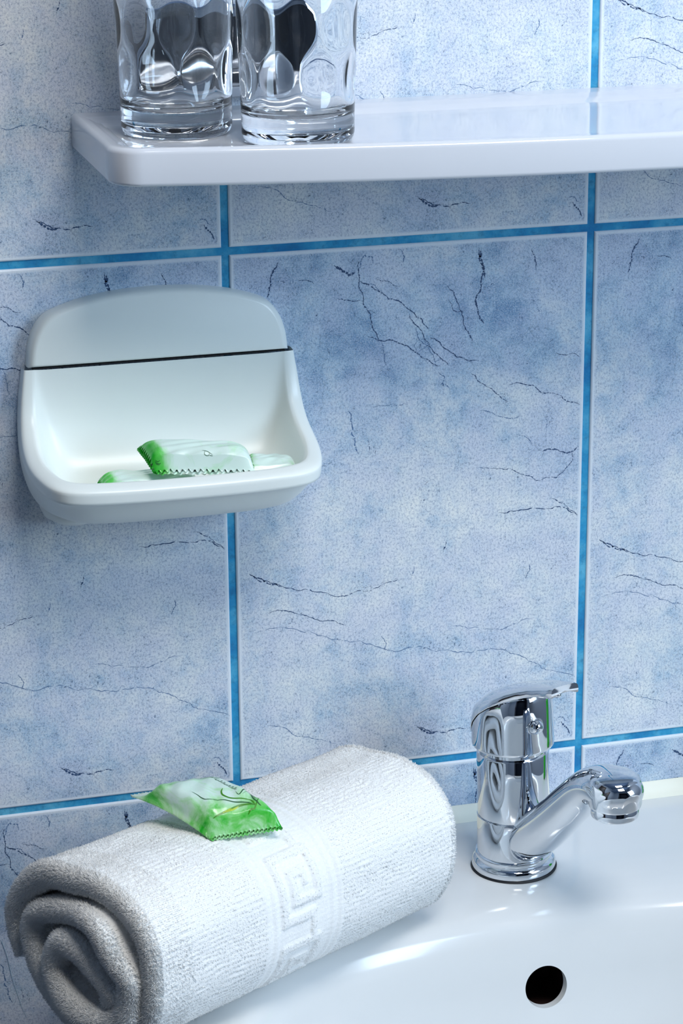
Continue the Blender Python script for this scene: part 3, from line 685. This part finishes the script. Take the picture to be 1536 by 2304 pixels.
PRINTS2 = [([(0.706, 0.525), (0.738, 0.575), (0.8, 0.613)], 0.18, 0.18, 1), ([(0.719, 0.55), (0.8, 0.537), (0.806, 0.575), (0.75, 0.588)], 0.18, 0.18, 1), ([(0.806, 0.581), (0.812, 0.613)], 0.18, 0.18, 1), ([(0.825, 0.056), (0.856, 0.075), (0.844, 0.1)], 0.2, 0.2, 1), ([(0.856, 0.056), (0.888, 0.081), (0.881, 0.1)], 0.2, 0.2, 1), ([(0.838, 0.056), (0.875, 0.056), (0.906, 0.081)], 0.2, 0.2, 1)]
PRINTS4 = [([(0.681, 0.069), (0.75, 0.125), (0.794, 0.175)], 0.3, 0.3, 1), ([(0.013, 0.081), (0.806, 0.138), (0.8, 0.169)], 0.3, 0.3, 1)]
THREAD = [(-0.1365, -0.0004, 0.80229), (-0.13402, -0.0007, 0.79322), (-0.13248, -0.0004, 0.78311), (-0.13112, -0.0007, 0.77608), (-0.129, -0.0004, 0.76719), (-0.12692, -0.0007, 0.75915), (-0.12468, -0.0004, 0.75242)]
def packet_surface(cor, T, sag, prof_a, a, b, top=True, seed=0, fold=0.0):
    """cor = back-left, back-right, front-right, front-left (metres); a back->front, b left->right"""
    c = [np.array(q, float) for q in cor]
    a = np.asarray(a, float); b = np.asarray(b, float)
    A = a[..., None]; B = b[..., None]
    P = (c[0] * (1 - B) + c[1] * B) * (1 - A) + (c[3] * (1 - B) + c[2] * B) * A
    u = (c[1] + c[2] - c[0] - c[3]); v = (c[3] + c[2] - c[0] - c[1])
    nn = np.cross(v, u); nn /= np.linalg.norm(nn)
    if nn[2] < 0: nn = -nn
    h = np.interp(a, [p[0] for p in prof_a], [p[1] for p in prof_a])
    w = np.clip(1 - np.abs(2 * b - 1) ** 7, 0, 1) ** 0.5
    r = np.random.RandomState(seed); wr = 0
    for k in range(9):
        fa, fb, ph, am = r.uniform(2, 13), r.uniform(1, 9), r.uniform(0, 6.28), r.uniform(.2, 1)
        wr = wr + am * np.sin(fa * a * 3 + fb * b * 3 + ph)
    wr = wr / 3.0
    edge = np.clip(h * w, 0, 1)
    base = sag * 4 * a * (1 - a)
    if top: H = base + T * h * w + wr * 0.00045 * (0.3 + edge) + 0.00025
    else: H = base - 0.0006 * h * w - 0.0001 + wr * 0.0002 * edge
    crimp = np.clip((np.maximum(.12 - a, a - .93)) / .05, 0, 1)
    H = H + (0.00035 * np.sin(a * 300) * crimp if top else -0.0001 + 0.00035 * np.sin(a * 300) * crimp)
    return P + nn * H[..., None]
# ------------------------------------------------------------------ rolled towel
def build_towel():
    rng = np.random.RandomState(3)
    L0 = np.array([-.1243, -.1895, .8445]); R0 = np.array([.0592, -.0855, .8445])
    A = R0 - L0; LEN = np.linalg.norm(A); A /= LEN; Fd = np.array([A[1], -A[0], 0.]); Zd = np.array([0, 0, 1.])
    ctl = [(-46,26),(-50,38),(-48,52),(-38,67),(-21,79),(0,83),(20,84),(38,79),(49.5,67),(52,50),(49,32),(39,16),(22,7.5),(5,8),(-9,14),(-22,23),(-31,34),(-34,46),(-28,57),(-10,65),(10,70),(28,68),(39,58),(41.5,43),(37,28),(25,20),(9,22),(-4,28),(-12,39),(-4,50),(9,51),(22,47),(29,37),(24,31)]
    cen, sv, SL = resample(catmull(ctl, 12), 0.8)
    n = len(cen)
    cen = cen + np.stack([np.sin(sv * .11 + 1) + .6 * np.sin(sv * .23), np.sin(sv * .13) + .6 * np.sin(sv * .19 + 2)], 1) * np.interp(sv, [0, 60, 300, 360, SL], [.5, .3, .3, 1.3, 1.3])[:, None]
    tan = np.gradient(cen, axis=0); tan /= np.linalg.norm(tan, axis=1)[:, None]
    nor = np.stack([-tan[:, 1], tan[:, 0]], 1)
    knots = np.linspace(0, SL, len(ctl))
    thk = np.interp(sv, knots, [4.6,5.2,5.3,5.3,5.2,5.2,5.2,5.2,5.2,5.2,5.2,5.2,5.2,5.6,6.6,7.6,8.6,7.8,6.2,5.4,5.5,5.2,5.4,6.0,6.4,7.0,7.6,8.0,7.6,6.4,6.0,6.5,6.0,5.4])
    # v stations, denser at the ends
    ve = 6.0
    te = np.linspace(0, math.pi / 2, 9)
    v0 = ve * (1 - np.cos(te)); k0 = np.sin(te)
    vm = np.arange(ve + 1.0, LEN * 1000 - ve - .5, 1.05)
    vs = np.r_[v0, vm, LEN * 1000 - v0[::-1]]; ks = np.r_[k0, np.ones(len(vm)), k0[::-1]]
    ks = np.maximum(ks, 0.04); nvv = len(vs)
    def nz(s, v, f, seed):
        r = np.random.RandomState(seed); o = 0
        for k in range(7):
            o = o + np.sin(s * f * r.uniform(.5, 1.6) + v * f * r.uniform(-1.2, 1.2) + r.uniform(0, 6.28))
        return o / 3.2
    key = ["1111111100", "1000000100", "1011110100", "1010010100", "1011010100", "1000010111", "1111110000", "0000000000"]
    key = np.array([[int(c) for c in r] for r in key], float)          # rows along v, columns along s
    def emboss(s, v):
        """height of the woven border, mm, and a mask where it lies"""
        b0, b1 = 73.0 + (s - 120) * .02, 125.0 + (s - 120) * .02
        inb = (v > b0) & (v < b1)
        e = np.zeros_like(v)
        line = lambda c, w: np.clip(1 - (np.abs(v - c) / w) ** 4, 0, 1)
        e = e + .9 * line(b0 + 1.2, 1.8) + .7 * line(b0 + 6.5, 1.5) + .9 * line(b1 - 1.2, 1.8) + .7 * line(b1 - 6.5, 1.5)
        gu = (v - (b0 + 10.5)) / ((b1 - b0 - 21) / 8.0); gs = (s / 4.3) % 10.0
        i = np.clip(np.floor(gu).astype(int), 0, 7); j = np.floor(gs).astype(int) % 10
        ok = (gu > 0) & (gu < 8)
        fr = np.clip(np.minimum(gs - np.floor(gs), 1) * 4, 0, 1)
        e = np.where(ok, e + 1.15 * key[i, j], e)
        return np.where(inb, e - .75, 0), inb
    def surf(side, S_, V_, K_, idx):
        """side +1 outer, -1 inner; S_ arc mm; idx index in cen"""
        rib = np.sin(2 * np.pi * (S_ / 2.5 + .55 * nz(S_, V_, .05, 11) + .22 * nz(S_, V_, .35, 12)))
        d = .42 * rib * (0.65 + .35 * nz(S_, V_, .3, 13)) + .25 * nz(S_, V_, .12, 14) + .9 * nz(S_, V_, .022, 15)
        if side > 0:
            e, inb = emboss(S_, V_); outerw = S_ < 335
            d = np.where(inb & outerw, e + .9 * nz(S_, V_, .022, 15) + .12 * rib, d)
        h = thk[idx] * K_ + d * np.minimum(1, K_ * 1.2)
        sx = 1.0 + 0.0 * V_; fl = 1 - .025 * (V_ / (LEN * 1000))
        px = cen[idx, 0] + side * nor[idx, 0] * h; pz = cen[idx, 1] + side * nor[idx, 1] * h
        px = px * fl; pz = np.maximum(pz * fl, .5)
        vv = V_ + 1.6 * nz(S_, 0 * V_, .045, 21) * np.cos(np.clip(V_ / (LEN * 1000), 0, 1) * np.pi / 2) ** 8 * 1.0
        # inner turns sit slightly deeper, the tail of the roll slumps
        vv = vv + np.interp(S_, [0, 30, 230, 300, 350, 450, SL], [2, 0, 0, -4, -10, -12, -7]) * (1 - np.clip(V_ / 70, 0, 1)) * (.8 + .2 * np.sin(S_ * .09))
        return L0 * 1 + (A[None] * vv[..., None] + Fd[None] * px[..., None] + Zd[None] * pz[..., None]) * .001
    I, J = np.meshgrid(np.arange(n), np.arange(nvv), indexing='ij')
    P = surf(+1, sv[I], vs[J], ks[J], I).reshape(-1, 3)
    Q = surf(-1, sv[I], vs[J], ks[J], I).reshape(-1, 3)
    V = np.vstack([P, Q]); M = n * nvv
    i, j = np.meshgrid(np.arange(n - 1), np.arange(nvv - 1), indexing='ij'); a = (i * nvv + j).ravel()
    f1 = np.stack([a, a + 1, a + nvv + 1, a + nvv], 1); f2 = f1[:, ::-1] + M
    r = np.arange(n - 1) * nvv
    e0 = np.stack([r, r + nvv, r + nvv + M, r + M], 1); e1 = np.stack([r, r + M, r + nvv + M, r + nvv], 1) + nvv - 1
    c = np.arange(nvv - 1)
    t0 = np.stack([c, c + M, c + 1 + M, c + 1], 1); t1 = np.stack([c, c + 1, c + 1 + M, c + M], 1) + (n - 1) * nvv
    quads = np.vstack([f1, f2, e0, e1, t0, t1])
    # terry loops standing on the cloth
    def tufts(side, s, v, k, hgt, wid, axial):
        idx = np.clip(np.searchsorted(sv, s), 1, n - 2)
        p = surf(side, s, v, k, idx)
        N3 = side * (Fd[None] * nor[idx, 0][:, None] + Zd[None] * nor[idx, 1][:, None])
        T3 = Fd[None] * tan[idx, 0][:, None] + Zd[None] * tan[idx, 1][:, None]
        kk = k[:, None]; dirn = N3 * kk + A[None] * axial[:, None] * np.sqrt(np.maximum(0, 1 - kk ** 2))
        dirn = dirn + T3 * rng.normal(0, .38, (len(s), 1)) + A[None] * rng.normal(0, .30, (len(s), 1))
        dirn /= np.linalg.norm(dirn, axis=1)[:, None]
        b1 = np.cross(dirn, A[None] + .3 * N3 + 1e-3); b1 /= np.linalg.norm(b1, axis=1)[:, None]; b2 = np.cross(dirn, b1)
        base = p - dirn * .00025
        w = wid[:, None]; tip = p + dirn * hgt[:, None]
        return np.stack([base + b1 * w, base - b1 * w * .5 + b2 * w * .87, base - b1 * w * .5 - b2 * w * .87, tip], 1)
    pk = []
    rows = np.arange(1.0, 330, 1.25)
    s = np.repeat(rows, int(LEN * 1000 / 1.0)); v = np.tile(np.linspace(3, LEN * 1000 - 3, int(LEN * 1000 / 1.0)), len(rows))
    s = np.clip(s + rng.normal(0, .25, len(s)), .5, 334); v = v + rng.uniform(-.7, .7, len(v))
    e, inb = emboss(s, v); keep = ~inb | ((e > .15) & (rng.rand(len(s)) < .6))
    keep &= (s > 20)
    s, v = s[keep], v[keep]; m = len(s)
    pk.append(tufts(1, s, v, np.ones(m), rng.uniform(.00045, .0009, m), rng.uniform(.00028, .00042, m), -np.ones(m)))
    for side in (1, -1):
        m = 34000
        s = rng.uniform(0, SL - 1, m); th = rng.uniform(-.12, 1.56, m)
        k = np.cos(np.clip(th, 0, 2)) ; v = np.maximum(ve * (1 - np.sqrt(np.maximum(0, 1 - k ** 2))), 0)
        pk.append(tufts(side, s, v, k, rng.uniform(.0010, .0024, m), rng.uniform(.00024, .00040, m), -np.ones(m)))
        m = 16000
        s = rng.uniform(0, SL - 1, m); v = rng.uniform(ve, 26, m)
        pk.append(tufts(side, s, v, np.ones(m), rng.uniform(.0007, .0013, m), rng.uniform(.00022, .00036, m), -np.ones(m)))
    m = 5000; s = rng.uniform(0, 335, m); th = rng.uniform(0, 1.3, m); k = np.cos(th); v = LEN * 1000 - ve * (1 - np.sin(th))
    pk.append(tufts(1, s, v, k, rng.uniform(.0008, .0016, m), rng.uniform(.0003, .0005, m), np.ones(m)))
    TP = np.vstack(pk); nt = len(TP)
    TV = TP.reshape(-1, 3); tb = len(V) + np.arange(nt)[:, None] * 4
    tris = np.vstack([tb + np.array([[0, 1, 3]]), tb + np.array([[1, 2, 3]]), tb + np.array([[2, 0, 3]])])
    AV = np.vstack([V, TV])
    AV[:, 2] = np.maximum(AV[:, 2], .8434)
    me = bpy.data.meshes.new('hand_towel')
    me.vertices.add(len(AV)); me.vertices.foreach_set('co', AV.ravel())
    nl = quads.size + tris.size
    me.loops.add(nl); me.loops.foreach_set('vertex_index', np.r_[quads.ravel(), tris.ravel()].astype(np.int32))
    npoly = len(quads) + len(tris); me.polygons.add(npoly)
    ls = np.r_[np.arange(len(quads)) * 4, quads.size + np.arange(len(tris)) * 3]
    me.polygons.foreach_set('loop_start', ls.astype(np.int32))
    me.polygons.foreach_set('use_smooth', np.ones(npoly, bool))
    me.update(calc_edges=True); me.validate()
    m_, nt_, b = mat('white_terry'); q = N(nt_)
    tc = q.node('ShaderNodeTexCoord')
    f = q.noise(tc.outputs['Object'], 900.0, 3, .7)
    q.link(q.ramp(f, [(.3, S(243, 244, 243)), (.7, S(254, 254, 252))]), b.inputs['Base Color'])
    b.inputs['Roughness'].default_value = .95; b.inputs['Specular IOR Level'].default_value = .1
    b.inputs['Sheen Weight'].default_value = .3
    b.inputs['Subsurface Weight'].default_value = .12; b.inputs['Subsurface Radius'].default_value = (.0035, .0035, .0035); b.inputs['Subsurface Scale'].default_value = 1.0
    q.link(q.bump(f, .5, .0006), b.inputs['Normal'])
    me.materials.append(m_)
    o = bpy.data.objects.new('hand_towel', me); COL.objects.link(o)
    tag(o, 'rolled white terry hand towel with an embossed key border lying on the washbasin', 'towel')
build_towel()

# ------------------------------------------------------------------ wrapped soaps
def wrapper_material():
    m, nt, b = mat('green_marbled_wrapper'); q = N(nt)
    at = q.node('ShaderNodeUVMap', uv_map='UVMap'); sp = q.node('ShaderNodeSeparateXYZ'); q.link(at.outputs[0], sp.inputs[0])
    tc = q.node('ShaderNodeTexCoord')
    n1 = q.noise(tc.outputs['Object'], 55.0, 4, .6, 1.4); n2 = q.noise(tc.outputs['Object'], 150.0, 4, .6, .6)
    fr = q.ramp(sp.outputs[1], [(0.0, 0.0), (.17, .04), (.24, .58), (.34, .48), (.44, .12), (.70, .18), (.80, .38), (.90, .55), (1.0, .68)])
    side = q.ramp(q.math('ABSOLUTE', q.math('SUBTRACT', sp.outputs[0], .5)), [(.38, 0.0), (.5, .25)])
    g = q.math('SUBTRACT', q.math('ADD', q.math('ADD', fr, side), q.math('MULTIPLY', q.math('SUBTRACT', n1, .5), 1.7)), .06)
    c = q.ramp(g, [(0.05, S(214, 238, 226)), (.35, S(176, 228, 172)), (.65, S(112, 206, 100)), (.92, S(30, 184, 34)), (1.0, S(6, 158, 12))])
    c = q.mix(q.ramp(n2, [(.55, 0.0), (.75, .35)]), c, S(236, 248, 242))
    q.link(c, b.inputs['Base Color']); b.inputs['Roughness'].default_value = .28
    b.inputs['Coat Weight'].default_value = .3; b.inputs['Coat Roughness'].default_value = .15
    b.inputs['Subsurface Weight'].default_value = .15; b.inputs['Subsurface Radius'].default_value = (.002, .004, .002); b.inputs['Subsurface Scale'].default_value = 1.0
    q.link(q.bump(n2, .35, .0006), b.inputs['Normal'])
    return m
def wrapper_pale():
    m, nt, b = mat('pale_green_wrapper'); q = N(nt)
    at = q.node('ShaderNodeUVMap', uv_map='UVMap'); sp = q.node('ShaderNodeSeparateXYZ'); q.link(at.outputs[0], sp.inputs[0])
    tc = q.node('ShaderNodeTexCoord')
    n1 = q.noise(tc.outputs['Object'], 60.0, 4, .6, 1.0)
    lf = q.ramp(sp.outputs[0], [(0.0, 1.0), (.10, .75), (.17, .30), (.28, .05), (1.0, .05)])
    g = q.math('ADD', lf, q.math('MULTIPLY', q.math('SUBTRACT', n1, .5), 1.3))
    c = q.ramp(g, [(0.08, S(222, 243, 234)), (.30, S(190, 234, 196)), (.60, S(100, 208, 92)), (.92, S(14, 172, 20))])
    q.link(c, b.inputs['Base Color']); b.inputs['Roughness'].default_value = .3
    b.inputs['Coat Weight'].default_value = .25; b.inputs['Coat Roughness'].default_value = .2
    return m
M_wrap = wrapper_material(); M_wrap2 = wrapper_pale()
M_ink = simple('dark_green_ink', S(40, 92, 52), .4); M_leaf = simple('leaf_green_print', S(64, 138, 20), .35); M_yel = simple('yellow_green_print', S(178, 204, 20), .35)
def build_packet(name, cor, T, sag, prof, label, group, seed, wrap, zig=(0, 1), prints=(), nA=90, nB=80, zd=.75):
    cor = [np.array(c) for c in cor]; c0 = sum(cor) / 4
    a = np.linspace(0, 1, nA); b = np.linspace(0, 1, nB)
    Ag, Bg = np.meshgrid(a, b, indexing='ij')
    Az = Ag.copy()
    z = np.abs(((b * 17) % 1) - .5) * 2                 # pinking-sheared ends
    if 1 in zig: Az = np.where(Ag > .93, .93 + (Ag - .93) * (1 - zd * z[None, :]), Az)
    if 0 in zig: Az = np.where(Ag < .07, .07 - (.07 - Ag) * (1 - .70 * z[None, :]), Az)
    Bz = Bg.copy()
    if 2 in zig:
        za = np.abs(((a * 13) % 1) - .5) * 2
        Bz = np.where(Bg < .06, .06 - (.06 - Bg) * (1 - .45 * za[:, None]), Bz)
    top = packet_surface(cor, T, sag, prof, Az, Bz, True, seed).reshape(-1, 3) - c0
    bot = packet_surface(cor, T, sag, prof, Az, Bz, False, seed).reshape(-1, 3) - c0
    V = [tuple(p) for p in np.vstack([top, bot])]; M = nA * nB; F = []
    uv = [(Bg.ravel()[k], Ag.ravel()[k]) for k in range(M)] * 2
    for f in grid_faces(nA, nB): F.append(f[::-1]); F.append(tuple(M + q for q in f))
    bd = [j for j in range(nB)] + [i * nB + nB - 1 for i in range(1, nA)] + [(nA - 1) * nB + j for j in range(nB - 2, -1, -1)] + [i * nB for i in range(nA - 2, 0, -1)]
    for p, q_ in zip(bd, bd[1:] + bd[:1]): F.append((p, q_, q_ + M, p + M))
    mi = [0] * len(F)
    for pts, w0, w1, m_ in prints:                        # printed strokes lying in the wrapper surface
        P = catmull(pts, 10) if len(pts) > 2 else np.array([np.array(pts[0]) * (1 - t) + np.array(pts[1]) * t for t in np.linspace(0, 1, 6)])
        L3 = packet_surface(cor, T, sag, prof, P[:, 0], P[:, 1], True, seed) - c0
        t = np.gradient(L3, axis=0); t /= np.maximum(np.linalg.norm(t, axis=1)[:, None], 1e-9)
        eps = 1e-3
        dA = packet_surface(cor, T, sag, prof, P[:, 0] + eps, P[:, 1], True, seed) - c0 - L3
        dB = packet_surface(cor, T, sag, prof, P[:, 0], P[:, 1] + eps, True, seed) - c0 - L3
        nn = np.cross(dA, dB); nn /= np.maximum(np.linalg.norm(nn, axis=1)[:, None], 1e-12)
        nn = np.where(nn[:, 2:3] < 0, -nn, nn)
        s = np.cross(nn, t); base = len(V); K = len(P)
        for k in range(K):
            x = k / (K - 1); w = (w0 + (w1 - w0) * x) * (math.sin(math.pi * min(max(x, .04), .96)) ** .6) / 1300
            for sg in (-1, 0, 1):
                q3 = L3[k] + s[k] * w * sg + nn[k] * .00012; V.append(tuple(q3)); uv.append((P[k][1], P[k][0]))
        for k in range(K - 1):
            for c in (0, 1):
                F.append((base + 3*k + c, base + 3*k + 3 + c, base + 3*k + 4 + c, base + 3*k + 1 + c)); mi.append(m_)
    me = bpy.data.meshes.new(name); me.from_pydata([tuple(map(float, v)) for v in V], [], F)
    for m_ in (wrap, M_ink, M_leaf, M_yel): me.materials.append(m_)
    me.polygons.foreach_set('material_index', mi); me.polygons.foreach_set('use_smooth', [True] * len(F))
    ul = me.uv_layers.new(name='UVMap')
    li = np.zeros(len(me.loops), np.int32); me.loops.foreach_get('vertex_index', li)
    ul.data.foreach_set('uv', np.array(uv, np.float32)[li].ravel())
    me.update(); o = bpy.data.objects.new(name, me); COL.objects.link(o); o.location = tuple(c0)
    tag(o, label, 'soap', group)
    return o
prof1 = [(0, 0.0), (.10, .03), (.17, .22), (.27, .78), (.38, .98), (.6, 1.0), (.86, .95), (.935, .80), (.965, .38), (1.0, .04)]
build_packet('wrapped_soap', PK1, .0125, .0030, prof1, 'green marbled wrapped soap lying on top of the rolled white towel', None, 4, M_wrap, (0, 1), PRINTS1, zd=.14)
prof2 = [(0, 0.1), (.10, .55), (.22, .92), (.6, 1.0), (.80, .85), (.90, .45), (1.0, .05)]
G = 'wrapped soaps in the soap dish'
build_packet('wrapped_soap', PK2, .010, .001, prof2, 'pale green wrapped soap with zigzag edge, topmost in the soap dish', G, 8, M_wrap2, (1, 2), PRINTS2)
build_packet('wrapped_soap', PK3, .009, .001, prof2, 'green wrapped soap low at the left in the soap dish, under the topmost', G, 11, M_wrap2, (0, 2), [])
build_packet('wrapped_soap', PK4, .011, .001, prof2, 'pale green wrapped soap at the right end of the soap dish', G, 15, M_wrap2, (0, 1), PRINTS4)

# ------------------------------------------------------------------ stray thread on the tiles
tp = catmull(THREAD, 6); V = []; F = []
for k, p_ in enumerate(tp):
    r_ = .00018 * (1 - .6 * k / len(tp))
    V += [(p_[0] + r_ * math.cos(a), p_[1] + r_ * math.sin(a), p_[2]) for a in (0, 1.571, 3.142, 4.712)]
for k in range(len(tp) - 1):
    for j in range(4): F.append((k*4+j, k*4+(j+1) % 4, k*4+4+(j+1) % 4, k*4+4+j))
tag(mesh_obj('thread', V, F, simple('pale_thread', S(150, 185, 205), .6)), 'thin pale loose thread clinging to the tiles left below the towel', 'thread')

# ------------------------------------------------------------------ green bottle beside the tap, seen in the chrome
bo = empty('shampoo_bottle', (0.338, -0.062, 0.8432)); tag(bo, 'green shampoo bottle on the basin deck, mirrored in the tap', 'bottle')
M_bot = simple('green_bottle', S(40, 190, 40), .25); 
mesh_obj('bottle_body', *lathe([(0, 0), (.017, 0), (.019, .002), (.019, .062), (.017, .070), (.008, .075), (0, .075)], 48), M_bot, bo)
mesh_obj('bottle_cap', *lathe([(0, .074), (.0095, .074), (.0095, .090), (.008, .092), (0, .092)], 48), M_dish, bo)
